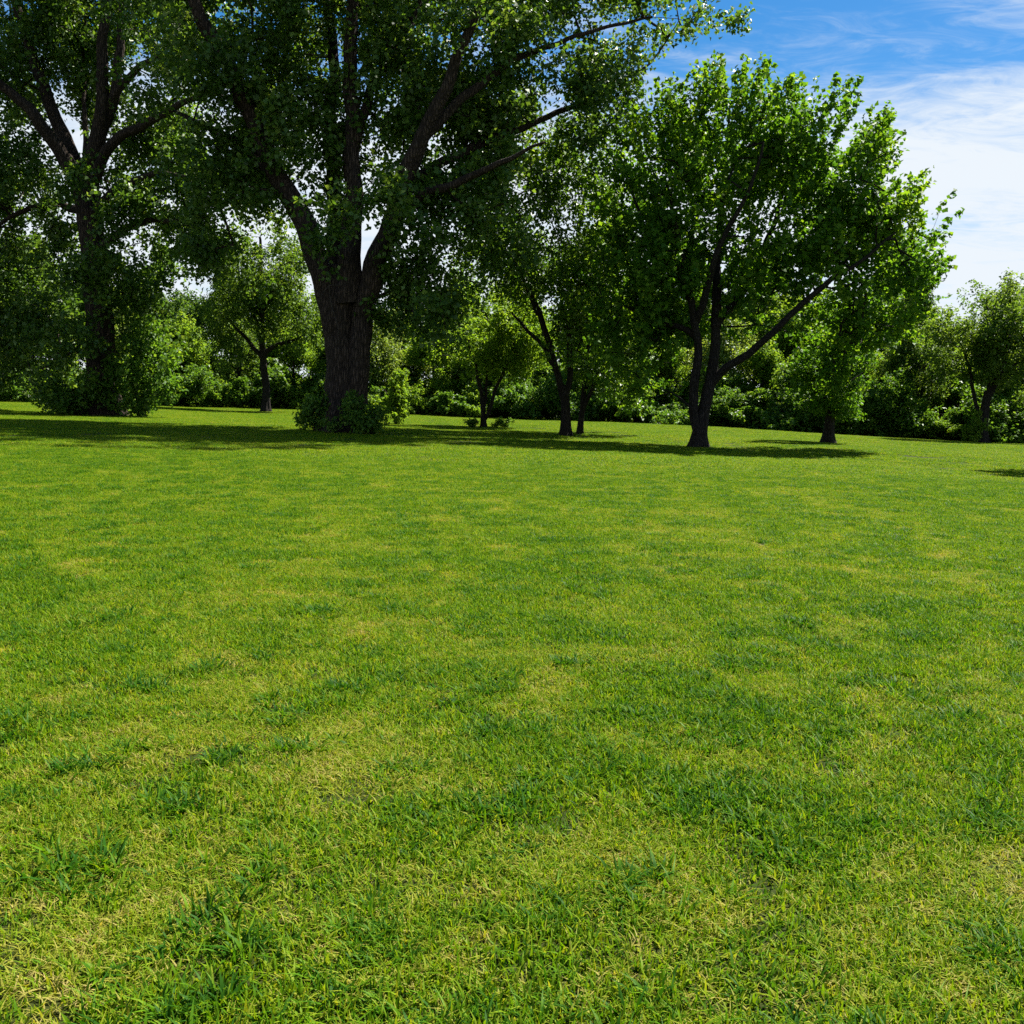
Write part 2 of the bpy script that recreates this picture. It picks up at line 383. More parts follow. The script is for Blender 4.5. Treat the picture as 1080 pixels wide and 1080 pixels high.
# ---- the maple standing free on the right
T3, loc3 = big_tree('maple_tree', 'broad maple with twin trunk and pointed shoots standing against the open sky', (737, 468), 41,
    [(737, 468, 0, .34), (738, 455, 0, .29), (742, 435, 0, .26), (747, 415, 0, .25), (751, 395, 0, .23), (754, 365, 0, .20), (756, 335, 0, .17)],
    [[(735, 464, -.1, .20), (732, 435, -.2, .20), (734, 400, -.3, .19), (735, 365, -.3, .17), (733, 335, -.5, .15), (726, 300, -.8, .13), (716, 255, -1.2, .11), (708, 200, -1.6, .06)],
     [(755, 345, 0, .23), (756, 310, .2, .20), (757, 270, .4, .16), (762, 215, .6, .12), (766, 160, .8, .08), (770, 110, 1, .04)],
     [(749, 408, 0, .16), (768, 387, -.4, .165), (790, 374, -.8, .155), (806, 358, -1, .14), (826, 338, -1.3, .125), (868, 302, -1.7, .11), (905, 275, -2, .07), (945, 245, -2.2, .03)],
     [(755, 342, 0, .19), (774, 322, .8, .17), (790, 300, 1.3, .15), (806, 262, 2, .12), (824, 210, 2.5, .08), (842, 150, 3, .04)],
     [(735, 356, -.3, .14), (716, 344, -.2, .11), (690, 336, .2, .09), (664, 325, .5, .05)],
     [(733, 432, -.2, .07), (722, 424, -.4, .05), (708, 414, -.6, .03)],
     [(734, 340, -.4, .16), (744, 312, -1.2, .14), (760, 260, -2, .11), (790, 200, -2.6, .07), (805, 150, -3, .04)],
     [(730, 320, -.6, .13), (700, 270, .6, .10), (672, 220, 1.2, .07), (660, 180, 1.5, .04)]],
    [(765, 146, 70, 62, 0, 3.2, 1.0), (850, 162, 76, 60, 0, 3.2, 1.0), (700, 190, 66, 90, 0, 3.2, 1.0), (900, 202, 58, 60, 0, 3.0, 1.0), (950, 234, 46, 28, 0, 1.8, 1.5),
     (790, 235, 95, 80, 0, 3.8, .8), (885, 275, 74, 54, -.5, 3.0, .95), (930, 302, 50, 52, 0, 2.4, 1.1), (962, 272, 28, 24, .4, 1.2, 1.4), (680, 300, 55, 70, 0, 3.2, 1.1), (745, 300, 60, 55, 1, 3, .7),
     (672, 370, 46, 58, 0.5, 2.6, 1.0), (820, 315, 55, 36, 1, 2.4, .6), (885, 340, 46, 32, .5, 2, .9), (915, 345, 42, 26, -.6, 1.6, 1.0), (715, 395, 20, 28, 1, 1.6, .5)],
    2250, dict(n_each=28, spread=0.30, along=1.5, size=0.205, up=0.4, droop=0.05, out=1.0, rise=0.65, aspect=0.85), M_MAPLE, M_BARK2, 31, thr=0.0, shell=0.5, clump=0.6, back=.7, rtw=.05, flare=1.6)

# ---- multi-stemmed tree between the big cottonwood and the maple
T2, loc2 = big_tree('ash_tree', 'leaning two-stemmed tree between the largest tree and the maple', (597, 458), 48,
    [(597, 458, 0, .26), (597, 440, 0, .23), (596, 420, 0, .21), (592, 405, 0, .14)],
    [[(596, 425, 0, .18), (588, 400, 0, .16), (582, 375, -.2, .15), (568, 330, -.5, .14), (550, 288, -.8, .13), (515, 245, -1.2, .10), (476, 210, -1.6, .06)],
     [(597, 428, 0, .16), (601, 395, .2, .14), (601, 360, .3, .13), (602, 310, .5, .13), (610, 250, .8, .10), (618, 190, 1, .06), (625, 150, 1, .03)],
     [(568, 332, -.5, .13), (556, 300, 0, .11), (545, 255, .5, .09), (540, 210, .8, .05)],
     [(600, 350, .3, .11), (625, 310, .8, .09), (650, 260, 1.2, .06), (665, 220, 1.4, .03)],
     [(584, 385, -.1, .12), (560, 350, .8, .09), (540, 330, 1.4, .05)]],
    [(570, 230, 80, 70, 0, 4, .9), (620, 200, 60, 70, 0, 4, .9), (600, 300, 70, 55, 0, 4, 1.1), (530, 270, 50, 45, 0, 3, .8), (640, 290, 40, 50, 0, 3, 1), (615, 360, 45, 34, 0, 3, .9)],
    800, dict(n_each=38, spread=0.7, along=1.0, size=0.19, up=0.4, droop=0.2, out=0.8, rise=0.35), M_ASH, M_BARK2, 41, rtw=.05, thr=-.1)
T2b, _ = big_tree('ash_tree', 'slender tree with a leaning fork just right of the two-stemmed tree', (612, 458), 50,
    [(612, 458, 0, .17), (613, 440, 0, .145), (616, 415, 0, .13), (618, 395, 0, .12)],
    [[(617, 405, 0, .12), (621, 370, 0, .11), (628, 330, .3, .11), (640, 280, .5, .06)],
     [(613, 438, 0, .10), (624, 408, -.3, .10), (633, 385, -.5, .09), (645, 350, -.8, .08), (665, 310, -1, .04)]],
    [(640, 350, 45, 55, 0, 3, 1.1), (655, 400, 34, 34, 0, 2.4, 1), (620, 300, 40, 50, 1, 3, 1)],
    330, dict(n_each=38, spread=0.65, along=0.9, size=0.19, up=0.4, droop=0.2, out=0.8, rise=0.3), M_ASH, M_BARK2, 43, rtw=.04)

T5, _ = big_tree('young_tree', 'small sunlit tree with a narrow V of stems right of the largest trunk', (511, 451), 55,
    [(511, 451, 0, .17), (510, 435, 0, .14), (508, 415, 0, .12), (505, 400, 0, .10)],
    [[(506, 408, 0, .09), (502, 385, 0, .08), (492, 355, .2, .08), (480, 335, .4, .04)],
     [(511, 428, 0, .09), (513, 400, .3, .08), (516, 365, .4, .08), (512, 330, .5, .04)],
     [(512, 442, 0, .10), (520, 420, -.3, .10), (529, 398, -.5, .09), (536, 380, -.6, .08), (548, 350, -.8, .06), (556, 325, -1, .03)]],
    [(512, 340, 52, 46, 0, 3, 1.1), (470, 345, 36, 36, 0, 2.4, .9), (552, 350, 34, 36, 0, 2.4, .9), (520, 378, 44, 24, 0, 2.2, .8)],
    560, dict(n_each=40, spread=0.55, along=0.8, size=0.18, up=0.45, droop=0.15, out=0.9, rise=0.4), M_LIGHT, M_BARK2, 47, rtw=.035)

T6, _ = big_tree('lawn_tree', 'distant straight-trunked tree with drooping boughs seen between the two cottonwoods', (281, 434), 78,
    [(281, 434, 0, .34), (281, 415, 0, .29), (279, 390, 0, .27), (277, 370, 0, .25), (276, 330, 0, .2), (275, 290, 0, .17), (274, 250, 0, .09)],
    [[(278, 378, 0, .20), (264, 364, 0, .16), (250, 346, 0, .11), (236, 334, 0, .05)],
     [(279, 374, 0, .20), (292, 364, 0, .17), (310, 358, 0, .12), (330, 350, 0, .05)],
     [(277, 350, 0, .16), (262, 320, 1, .11), (248, 300, 1.5, .05)],
     [(276, 330, 0, .15), (292, 300, -1, .1), (304, 280, -1.5, .05)]],
    [(275, 290, 48, 50, 0, 4, .9), (255, 330, 40, 34, 0, 3, .8), (300, 325, 40, 38, 0, 3, .9), (232, 355, 24, 34, 0, 2, .7), (322, 365, 20, 26, 0, 2, .6)],
    560, dict(n_each=38, spread=0.8, along=0.9, size=0.24, up=0.35, droop=0.55, out=0.6, rise=-0.1), M_OLIVE, M_BARK2, 53, rtw=.06)

T4, _ = big_tree('young_maple_tree', 'short dense tree with a stout trunk on the lawn right of the maple', (873, 466), 49,
    [(873, 466, 0, .30), (874, 452, 0, .25), (875, 440, 0, .23), (876, 425, 0, .18)],
    [[(875, 436, 0, .14), (868, 418, 0, .11), (860, 390, 0, .06)], [(876, 436, 0, .14), (884, 415, 0, .12), (890, 385, 0, .07), (892, 350, 0, .04)],
     [(876, 430, 0, .13), (878, 400, .3, .11), (880, 360, .5, .07), (882, 325, .5, .03)], [(883, 418, 0, .08), (898, 402, -.2, .06), (912, 392, -.4, .03)]],
    [(880, 345, 30, 36, 0, 1.8, 1.1), (872, 395, 32, 36, 0, 1.9, 1.2), (895, 390, 28, 34, 0, 1.8, 1.1), (886, 425, 24, 18, .3, 1.3, 1)],
    360, dict(n_each=44, spread=0.42, along=0.75, size=0.17, up=0.45, droop=0.15, out=0.9, rise=0.4), M_MAPLE, M_BARK2, 59, rtw=.035)

T7, _ = big_tree('edge_tree', 'rounded olive tree with several leaning stems at the right end of the wood', (1034, 468), 60,
    [(1034, 468, 0, .36), (1036, 450, 0, .29), (1039, 430, 0, .25), (1042, 412, 0, .20)],
    [[(1040, 428, 0, .19), (1045, 405, 0, .16), (1048, 380, 0, .13), (1046, 345, 0, .09), (1040, 318, 0, .05)],
     [(1041, 420, 0, .17), (1054, 400, -.3, .14), (1062, 375, -.5, .11), (1070, 340, -.6, .06)],
     [(1036, 445, 0, .13), (1028, 420, .3, .11), (1022, 390, .5, .09), (1012, 360, .6, .05)],
     [(1045, 405, 0, .11), (1070, 385, .3, .08), (1092, 375, .5, .05)]],
    [(1055, 330, 46, 36, 0, 3, 1.1), (1018, 362, 38, 38, 0, 3, 1.1), (1085, 335, 40, 34, 0, 3, 1), (1075, 370, 46, 40, 0, 3, 1), (1100, 400, 28, 30, 0, 2.4, .9)],
    860, dict(n_each=31, spread=0.65, along=0.8, size=0.20, up=0.45, droop=0.2, out=0.9, rise=0.4), M_OLIVE, M_BARK2, 61, rtw=.045)

# a tree outside the frame whose shadow lies on the lawn at the right edge
T9, _ = big_tree('lawn_tree', 'free-standing tree just beyond the right edge, known by its shadow on the lawn', (1182, 498), 30.2,
    [(1182, 498, 0, .25), (1182, 460, 0, .2), (1182, 410, 0, .16), (1180, 370, 0, .1)],
    [[(1182, 430, 0, .1), (1160, 380, 0, .07), (1145, 350, 0, .04)], [(1182, 425, 0, .1), (1205, 375, 0, .07), (1215, 340, 0, .04)]],
    [(1182, 335, 80, 75, 0, 2.4, 1)], 260, dict(n_each=50, spread=0.4, along=0.7, size=0.19, up=0.45, droop=0.1, out=0.9, rise=0.4), M_MAPLE, M_BARK2, 67, rtw=.04)

# ------------------------------------------------------------------ shrubs
def shrub_meshes(seed, w, h, n_att, lmat, size=0.16, n_each=38, spread=0.32, dead=False):
    g = np.random.default_rng(seed)
    lob = []
    for k in range(13):
        a = g.uniform(0, 6.28); q = g.uniform(0, .85); zc = g.uniform(.16, .9) * (1 - .45 * q)
        lob.append((np.array((math.cos(a) * q * w, math.sin(a) * q * w, h * zc)), (w * g.uniform(.16, .38), w * g.uniform(.16, .38), h * g.uniform(.12, .26)), 1))
    att, dirs = sample_lobes(lob, n_att, seed, 0.9, -0.05, .3)
    stems = []
    for k in range(7):
        a = g.uniform(0, 6.28); e = np.array((math.cos(a) * w * .5, math.sin(a) * w * .5, h * .7))
        stems.append(smooth_line([np.array((math.cos(a) * .12, math.sin(a) * .12, -.1)), e * np.array((.35, .35, .55)), e], [.035, .025, .012], .25, .1, seed + k))
    br = connect(stems, att, seed, .02)
    V, Q = tubes(stems + br, 4)
    st = mesh_from('stems', V, Q, M_BARK2, smooth=True)
    dv = dirs + np.array((0, 0, .5)); dv /= np.linalg.norm(dv, axis=1)[:, None]
    V, Q, v = leaves(att, dv, n_each, spread, spread * 1.6, size, 0.4, .12, seed)
    V[:, 2] = np.maximum(V[:, 2], 0.02)
    return st, mesh_from('foliage', V, Q, lmat, {'v': v})
def put_shrub(px, py, Y, ms, label, rz=0, s=(1, 1, 1), group=None, name='shrub', cat='shrub'):
    b = P(px, py, Y); b[2] = float(gz(b[0], b[1]))
    o = empty(name, b, label, cat, group); o.rotation_euler.z = rz; o.scale = s
    child('stems', ms[0], o); child('foliage', ms[1], o)
    return o
S_A = shrub_meshes(101, 2.6, 4.4, 230, M_SHRUB, .21, n_each=28, spread=.5)
put_shrub(150, 440, 51, S_A, 'leafy dark shrub crowding the right side of the leftmost thick trunk', 0.4, (1.0, .85, 1.12))
S_B = shrub_meshes(103, 2.3, 2.5, 120, M_SHRUB, .21, n_each=28, spread=.48)
put_shrub(84, 441, 50.4, S_B, 'low dark shrub at the left foot of the leftmost thick trunk', 1.4, (1.0, .9, 1))
S_C = shrub_meshes(107, 1.9, 2.8, 120, M_SHRUB, .2, n_each=26, spread=.42)
put_shrub(372, 461, 37.9, S_C, 'leafy growth hugging the foot of the largest trunk', 0.2, (.62, .36, .66))
S_D = shrub_meshes(109, 1.4, 1.7, 60, M_SHRUB, .19, n_each=24, spread=.4)
put_shrub(334, 455, 39.3, S_D, 'small leafy clump at the left foot of the largest trunk', 2.0, (.7, .7, 1.1))
S_E = shrub_meshes(113, 1.7, 2.7, 150, M_LIGHT, .18)
put_shrub(419, 441, 56, S_E, 'bright green shrub on the lawn just right of the largest trunk', .7, (.95, .85, 1.05))
put_shrub(497, 451, 54.5, S_D, 'low tuft at the left foot of the small V-stemmed tree', 1.0, (.5, .4, .35))
put_shrub(532, 450, 54.6, S_D, 'low tuft at the right foot of the small V-stemmed tree', 2.3, (.5, .4, .4))
put_shrub(392, 460, 38.4, S_D, 'ragged leafy tuft at the right foot of the largest trunk', 3.9, (.75, .6, .85))
put_shrub(1028, 467, 59, S_E, 'bushy light shrub at the foot of the leaning olive tree', 0, (.5, .5, .7))

# ------------------------------------------------------------------ the wood round the lawn: a few kinds, copied
def far_tree_meshes(seed, h, w, n_att, lmat, size, low=0.18, stems=1, droop=.2, n_each=32, rise=.3, spread=.75, thr=-.12, narrow=1.0):
    g = np.random.default_rng(seed)
    lob = []
    for k in range(9):
        t = g.uniform(low, .9); a = g.uniform(0, 6.28)
        prof = math.sin(math.pi * min(1, (t - low * .6) / (1.03 - low * .6)) ** narrow) ** .7
        q = g.uniform(.1, .55) * w * prof
        lob.append((np.array((math.cos(a) * q, math.sin(a) * q, h * t)), (w * g.uniform(.35, .55) * max(.45, prof), w * g.uniform(.35, .55) * max(.45, prof), h * g.uniform(.10, .17)), 1))
    lob.append((np.array((0, 0, h * .86)), (w * .35, w * .35, h * .13), 1))
    att, dirs = sample_lobes(lob, n_att, seed, .5, thr, .4)
    lines = []; tr = []
    for s in range(stems):
        a = g.uniform(0, 6.28); sp = (0 if stems == 1 else .12) * w
        top = np.array((math.cos(a) * sp * 3 + g.normal() * .3, math.sin(a) * sp * 3, h * g.uniform(.7, .85)))
        b = np.array((math.cos(a) * sp * .5, math.sin(a) * sp * .5, -.15))
        r0 = .021 * h / (1 if stems == 1 else 1.4)
        tr.append(smooth_line([b, b * .5 + top * .2 + g.normal(size=3) * .12, top * .55 + g.normal(size=3) * .25, top], [r0 * 1.25, r0, r0 * .7, r0 * .15], .4, .15, seed + s))
    lines = list(tr)
    for k in range(9):
        t0 = g.uniform(.2, .65); i = int(t0 * len(tr[k % stems][0])); p = tr[k % stems][0][i]; a = g.uniform(0, 6.28)
        e = p + np.array((math.cos(a) * w * .65, math.sin(a) * w * .65, h * g.uniform(.05, .22)))
        lines.append(smooth_line([p, (p + e) / 2 + np.array((0, 0, -.05 * h * g.random())), e], [tr[k % stems][1][i] * .55, .05, .02], .5, .2, seed + k))
    br = connect(lines, att, seed, .04)
    V, Q = tubes(lines + br, lambda r: 7 if r > .06 else 3)
    tm = mesh_from('trunk', V, Q, M_BARK2, smooth=True)
    dv = dirs + np.array((0, 0, rise)); dv /= np.linalg.norm(dv, axis=1)[:, None] + 1e-9
    vb = np.array([mnoise.noise(Vector(p * .6 + seed)) for p in att]) * .3
    V, Q, v = leaves(att, dv, n_each, spread, spread * 1.3, size, .42, droop, seed, vbase=vb)
    return tm, mesh_from('crown', V, Q, lmat, {'v': v})

KIND = {
    'round': far_tree_meshes(201, 11.5, 3.6, 380, M_ASH, .27),
    'tall': far_tree_meshes(202, 13.5, 3.2, 400, M_OLIVE, .27, low=.22),
    'light': far_tree_meshes(203, 9.5, 3.4, 340, M_LIGHT, .26, low=.12),
    'willow': far_tree_meshes(204, 11.0, 4.0, 420, M_WILLOW, .25, low=.15, droop=1.1, rise=-.3, spread=.8),
    'stems': far_tree_meshes(205, 10.5, 3.4, 230, M_OLIVE, .25, low=.45, stems=3),
    'dark': far_tree_meshes(206, 9.0, 3.3, 400, M_DARK, .26, low=.10),
    'sparse': far_tree_meshes(207, 9.5, 2.6, 120, M_OLIVE, .22, low=.4, stems=2, thr=.0),
}
FLAB = {
    'round': ('wood_tree', 'full green tree in the wood behind the lawn'),
    'tall': ('wood_tree', 'tall olive green tree in the wood behind the lawn'),
    'light': ('wood_tree', 'bright yellow-green tree along the wood behind the lawn'),
    'willow': ('willow_tree', 'pale drooping willow in the wood behind the lawn'),
    'stems': ('wood_tree', 'open olive tree with several bare stems in the wood'),
    'dark': ('wood_tree', 'low dark green tree in the wood behind the lawn'),
    'sparse': ('wood_tree', 'thin half-bare tree standing in the wood'),
}
first = {}
def put_tree(kind, px, Y, s=1.0, sz=1.0, label=None, rz=None):
    xw = P(px, 430, Y)[0]
    z = float(gz(xw, Y))
    name, lab = FLAB[kind]
    o = empty(name, (xw, Y, z), label or lab, 'tree', 'trees of the wood round the lawn')
    o.rotation_euler.z = random.uniform(0, 6.28) if rz is None else rz
    o.scale = (s, s, s * sz)
    tm, cm = KIND[kind]
    child('trunk', tm, o); child('crown', cm, o)
    return o
def edge_y(px):
    return float(np.interp(px, [-200, 0, 250, 450, 650, 850, 950, 1100, 1300], [74, 76, 86, 83, 76, 69, 65, 64, 62]))
# front row, then rows behind
row = ['dark', 'round', 'light', 'willow', 'light', 'willow', 'tall', 'light', 'stems', 'light', 'round', 'willow', 'light', 'stems', 'light', 'round', 'stems', 'light', 'willow', 'light', 'round', 'light']
for i, px in enumerate(np.linspace(-150, 905, 22)):
    put_tree(row[i % len(row)], px + random.uniform(-14, 14), edge_y(px) + random.uniform(3, 7), random.uniform(.72, .92))
for i, px in enumerate(np.linspace(-170, 940, 22)):
    put_tree(random.choice(['round', 'tall', 'willow', 'dark', 'light', 'tall']), px + random.uniform(-16, 16), edge_y(px) + random.uniform(10, 15), random.uniform(.85, 1.05), 1.12)
for i, px in enumerate(np.linspace(-180, 930, 18)):
    put_tree(random.choice(['round', 'tall', 'dark']), px + random.uniform(-20, 20), edge_y(px) + random.uniform(18, 26), random.uniform(.9, 1.15), 1.18)
# right end
for kind, px, dy, s in [('sparse', 938, 4, .85), ('stems', 965, 4, .80), ('light', 920, 8, .62), ('light', 950, 11, .72), ('light', 985, 6, .78), ('willow', 1000, 10, .74), ('sparse', 975, 2, .72),
                        ('round', 1075, 4, .86), ('tall', 1050, 9, .80), ('light', 1065, 7, .6), ('light', 1010, 6, .6), ('light', 1110, 5, .95), ('round', 1150, 6, 1.0), ('tall', 1200, 7, 1.0), ('willow', 1020, 16, .85), ('tall', 960, 18, .80), ('round', 1090, 16, .9), ('light', 990, 20, .95), ('round', 930, 20, .75)]:
    put_tree(kind, px, edge_y(px) + dy, s)
# undergrowth along the edge, bush by bush
SH = [S_A, S_B, S_E, shrub_meshes(121, 2.2, 2.6, 190, M_SHRUB, .22), shrub_meshes(122, 2.4, 3.0, 190, M_ASH, .22), shrub_meshes(123, 2.0, 2.2, 160, M_LIGHT, .2), shrub_meshes(124, 2.2, 2.4, 170, M_OLIVE, .2)]
SLAB = ['tall dark shrub in the undergrowth at the edge of the wood', 'low dark shrub in the undergrowth at the edge of the wood', 'bright shrub in the undergrowth at the edge of the wood',
        'green shrub in the undergrowth at the edge of the wood', 'deep green shrub in the undergrowth at the edge of the wood', 'yellow-green shrub in the undergrowth at the edge of the wood', 'olive shrub in the undergrowth at the edge of the wood']
for i, px in enumerate(np.linspace(-180, 1180, 84)):
    k = random.randrange(len(SH)); Y = edge_y(px) + random.uniform(0, 2.5)
    s = random.uniform(.75, 1.2) * (.8 if k == 0 else 1)
    put_shrub(px + random.uniform(-6, 6), 430, Y, SH[k], SLAB[k], random.uniform(0, 6.28), (s * 1.15, s, s * random.uniform(.75, 1.1)), 'shrubs along the edge of the wood')
for i, px in enumerate(np.linspace(-180, 1180, 60)):
    k = random.choice([2, 4, 6, 3, 5]); Y = edge_y(px) + random.uniform(4, 8)
    s = random.uniform(1.0, 1.5)
    put_shrub(px + random.uniform(-6, 6), 430, Y, SH[k], SLAB[k], random.uniform(0, 6.28), (s * 1.2, s, s), 'shrubs along the edge of the wood')

for i, px in enumerate(np.linspace(-190, 1190, 34)):
    k = random.choice([3, 4, 6]); Y = edge_y(px) + random.uniform(11, 17)
    s = random.uniform(1.5, 2.0)
    put_shrub(px + random.uniform(-6, 6), 430, Y, SH[k], SLAB[k], random.uniform(0, 6.28), (s * 1.3, s, s), 'shrubs along the edge of the wood')

# ------------------------------------------------------------------ ground
xs = np.concatenate((np.linspace(-900, -80, 18), np.linspace(-76, 76, 77), np.linspace(80, 900, 18)))
ys = np.concatenate((np.linspace(-200, -6, 8), np.linspace(-4, 110, 115), np.linspace(120, 1500, 24)))
GX, GY = np.meshgrid(xs, ys)
V = np.stack((GX, GY, gz(GX, GY)), -1).reshape(-1, 3)
nx, ny = len(xs), len(ys)
ii = np.arange(ny - 1)[:, None] * nx; jj = np.arange(nx - 1)[None, :]
Q = np.stack((ii + jj, ii + jj + 1, ii + nx + jj + 1, ii + nx + jj), -1).reshape(-1, 4)

def lawn_colour(nt, v, lush):
    """world-position noise shared by the soil and the blades; returns colour socket"""
    geo = N(nt, 'ShaderNodeNewGeometry')
    n1 = N(nt, 'ShaderNodeTexNoise', Scale=6.5, Detail=5.0, Roughness=0.68); nt.links.new(geo.outputs['Position'], n1.inputs['Vector'])
    n2 = N(nt, 'ShaderNodeTexNoise', Scale=0.16, Detail=3.0); nt.links.new(geo.outputs['Position'], n2.inputs['Vector'])
    n3 = N(nt, 'ShaderNodeTexNoise', Scale=1.5, Detail=5.0, Roughness=0.7, Distortion=0.6); nt.links.new(geo.outputs['Position'], n3.inputs['Vector'])
    dry = N(nt, 'ShaderNodeMapRange', interpolation_type='SMOOTHSTEP'); dry.inputs[1].default_value = .55; dry.inputs[2].default_value = .70
    nt.links.new(n3.outputs[0], dry.inputs[0])
    f = math_(nt, 'ADD', math_(nt, 'MULTIPLY', n1.outputs[0], 0.62), math_(nt, 'MULTIPLY', n2.outputs[0], 0.16))
    f = math_(nt, 'ADD', f, math_(nt, 'MULTIPLY', lush, 0.15))
    f = math_(nt, 'ADD', f, math_(nt, 'MULTIPLY', v, 0.44))
    f = math_(nt, 'SUBTRACT', f, math_(nt, 'MULTIPLY', dry.outputs[0], 0.20))
    # 0 straw .. 1 deep green
    return ramp(nt, [(0.29, (0.34, 0.28, 0.09)), (0.43, (0.235, 0.25, 0.026)), (0.57, (0.158, 0.232, 0.010)), (0.73, (0.085, 0.182, 0.006)), (0.90, (0.024, 0.085, 0.006))], f), f

m_soil, nt = new_mat('lawn_soil')
val = N(nt, 'ShaderNodeValue'); val.outputs[0].default_value = 0.45
col, f = lawn_colour(nt, val.outputs[0], val.outputs[0])
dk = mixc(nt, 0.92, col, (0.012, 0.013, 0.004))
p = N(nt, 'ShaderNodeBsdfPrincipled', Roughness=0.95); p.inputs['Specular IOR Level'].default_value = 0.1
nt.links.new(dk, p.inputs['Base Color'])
tn = N(nt, 'ShaderNodeTexNoise', Scale=40.0, Detail=4.0)
g_ = N(nt, 'ShaderNodeNewGeometry'); nt.links.new(g_.outputs['Position'], tn.inputs['Vector'])
bp = N(nt, 'ShaderNodeBump', Strength=0.6, Distance=0.02); nt.links.new(tn.outputs[0], bp.inputs['Height']); nt.links.new(bp.outputs[0], p.inputs['Normal'])
o = N(nt, 'ShaderNodeOutputMaterial'); nt.links.new(p.outputs[0], o.inputs[0])
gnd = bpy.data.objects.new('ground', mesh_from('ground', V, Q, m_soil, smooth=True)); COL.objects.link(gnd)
gnd['kind'] = 'structure'; gnd['label'] = 'level mown lawn reaching back to the wood'

# grass blades
m_grass, nt = new_mat('grass_blade'); L = nt.links.new
v = N(nt, 'ShaderNodeAttribute', attribute_name='v').outputs['Fac']
lu = N(nt, 'ShaderNodeAttribute', attribute_name='lush', attribute_type='INSTANCER').outputs['Fac']
col, f = lawn_colour(nt, v, lu)
p = N(nt, 'ShaderNodeBsdfPrincipled', Roughness=0.5); p.inputs['Specular IOR Level'].default_value = 0.05
L(col, p.inputs['Base Color'])
t = N(nt, 'ShaderNodeBsdfTranslucent'); mul = nt.nodes.new('ShaderNodeMix'); mul.data_type = 'RGBA'; mul.blend_type = 'MULTIPLY'; mul.inputs[0].default_value = 1
L(col, mul.inputs[6]); mul.inputs[7].default_value = (1.4, 1.35, .4, 1); L(mul.outputs[2], t.inputs['Color'])
mx = N(nt, 'ShaderNodeMixShader'); mx.inputs[0].default_value = .4; L(p.outputs[0], mx.inputs[1]); L(t.outputs[0], mx.inputs[2])
o = N(nt, 'ShaderNodeOutputMaterial'); L(mx.outputs[0], o.inputs[0])

def grass_patch(seed, n, rad, h0, h1, w, lean, vb, clumps=0, seg=3):
    g = np.random.default_rng(seed)
    if clumps:
        cc = g.normal(size=(clumps, 2)) * rad * .5; ci = g.integers(0, clumps, n)
        pos = cc[ci] + g.normal(size=(n, 2)) * rad * .10
    else:
        a = g.uniform(0, 2 * np.pi, n); q = rad * np.sqrt(g.random(n)); pos = np.stack((np.cos(a) * q, np.sin(a) * q), 1)
    az = g.uniform(0, 2 * np.pi, n)
    if clumps:
        out = pos - cc[ci]; az = np.arctan2(out[:, 1], out[:, 0]) + g.normal(0, .6, n)
    H = g.uniform(h0, h1, n); ln = H * np.abs(g.normal(lean, .35, n))
    W = w * g.uniform(.6, 1.35, n)
    d = np.stack((np.cos(az), np.sin(az)), 1)
    tw = az + np.pi / 2 + g.normal(0, .5, n); sd = np.stack((np.cos(tw), np.sin(tw)), 1)
    V = np.zeros((n, 2 * (seg + 1), 3))
    for k in range(seg + 1):
        u = k / seg
        cx = pos + d * (ln * u ** 1.8)[:, None]
        z = H * (u - 0.28 * np.minimum(1, ln / H) * u * u * u)
        ww = (W * (1 - u ** 1.6) * .5 + .0004)[:, None]
        V[:, 2 * k, :2] = cx - sd * ww; V[:, 2 * k + 1, :2] = cx + sd * ww
        V[:, 2 * k, 2] = V[:, 2 * k + 1, 2] = z - .006
    b = np.arange(n)[:, None] * (2 * (seg + 1))
    Q = np.concatenate([np.stack((b[:, 0] + 2 * k, b[:, 0] + 2 * k + 1, b[:, 0] + 2 * k + 3, b[:, 0] + 2 * k + 2), 1) for k in range(seg)])
    vv = np.clip(g.normal(vb, .28, n), 0, 1)
    return mesh_from('grass_patch', V.reshape(-1, 3), Q, m_grass, {'v': np.repeat(vv, 2 * (seg + 1))}, smooth=True)

gc = bpy.data.collections.new('grass_sources')
specs = []
for k in range(5): specs.append(dict(seed=300 + k, n=850, rad=.27, h0=.018, h1=.060, w=.0074, lean=.58, vb=.45))       # 0-4 short turf
for k in range(4): specs.append(dict(seed=320 + k, n=170, rad=.22, h0=.035, h1=.080, w=.0115, lean=.8, vb=.9, clumps=9))  # 5-8 lush tufts
for k in range(3): specs.append(dict(seed=340 + k, n=520, rad=.27, h0=.012, h1=.045, w=.0055, lean=1.4, vb=.05))       # 9-11 dry thatch
for k in range(4): specs.append(dict(seed=360 + k, n=2200, rad=.95, h0=.03, h1=.075, w=.011, lean=.8, vb=.45, seg=2))   # 12-15 far turf
for k in range(2): specs.append(dict(seed=380 + k, n=260, rad=.8, h0=.05, h1=.10, w=.016, lean=.8, vb=.95, clumps=11, seg=2))  # 16-17 far tufts
for k in range(3): specs.append(dict(seed=400 + k, n=26, rad=.10, h0=.028, h1=.055, w=.021, lean=1.25, vb=1.0, clumps=2))   # 18-20 broad-leaved weeds
for k in range(2): specs.append(dict(seed=410 + k, n=9, rad=.22, h0=.08, h1=.15, w=.0034, lean=.18, vb=.7))                     # 21-22 thin stems
for k, s in enumerate(specs):
    ob = bpy.data.objects.new('grass_patch_%02d' % k, grass_patch(**s)); gc.objects.link(ob)

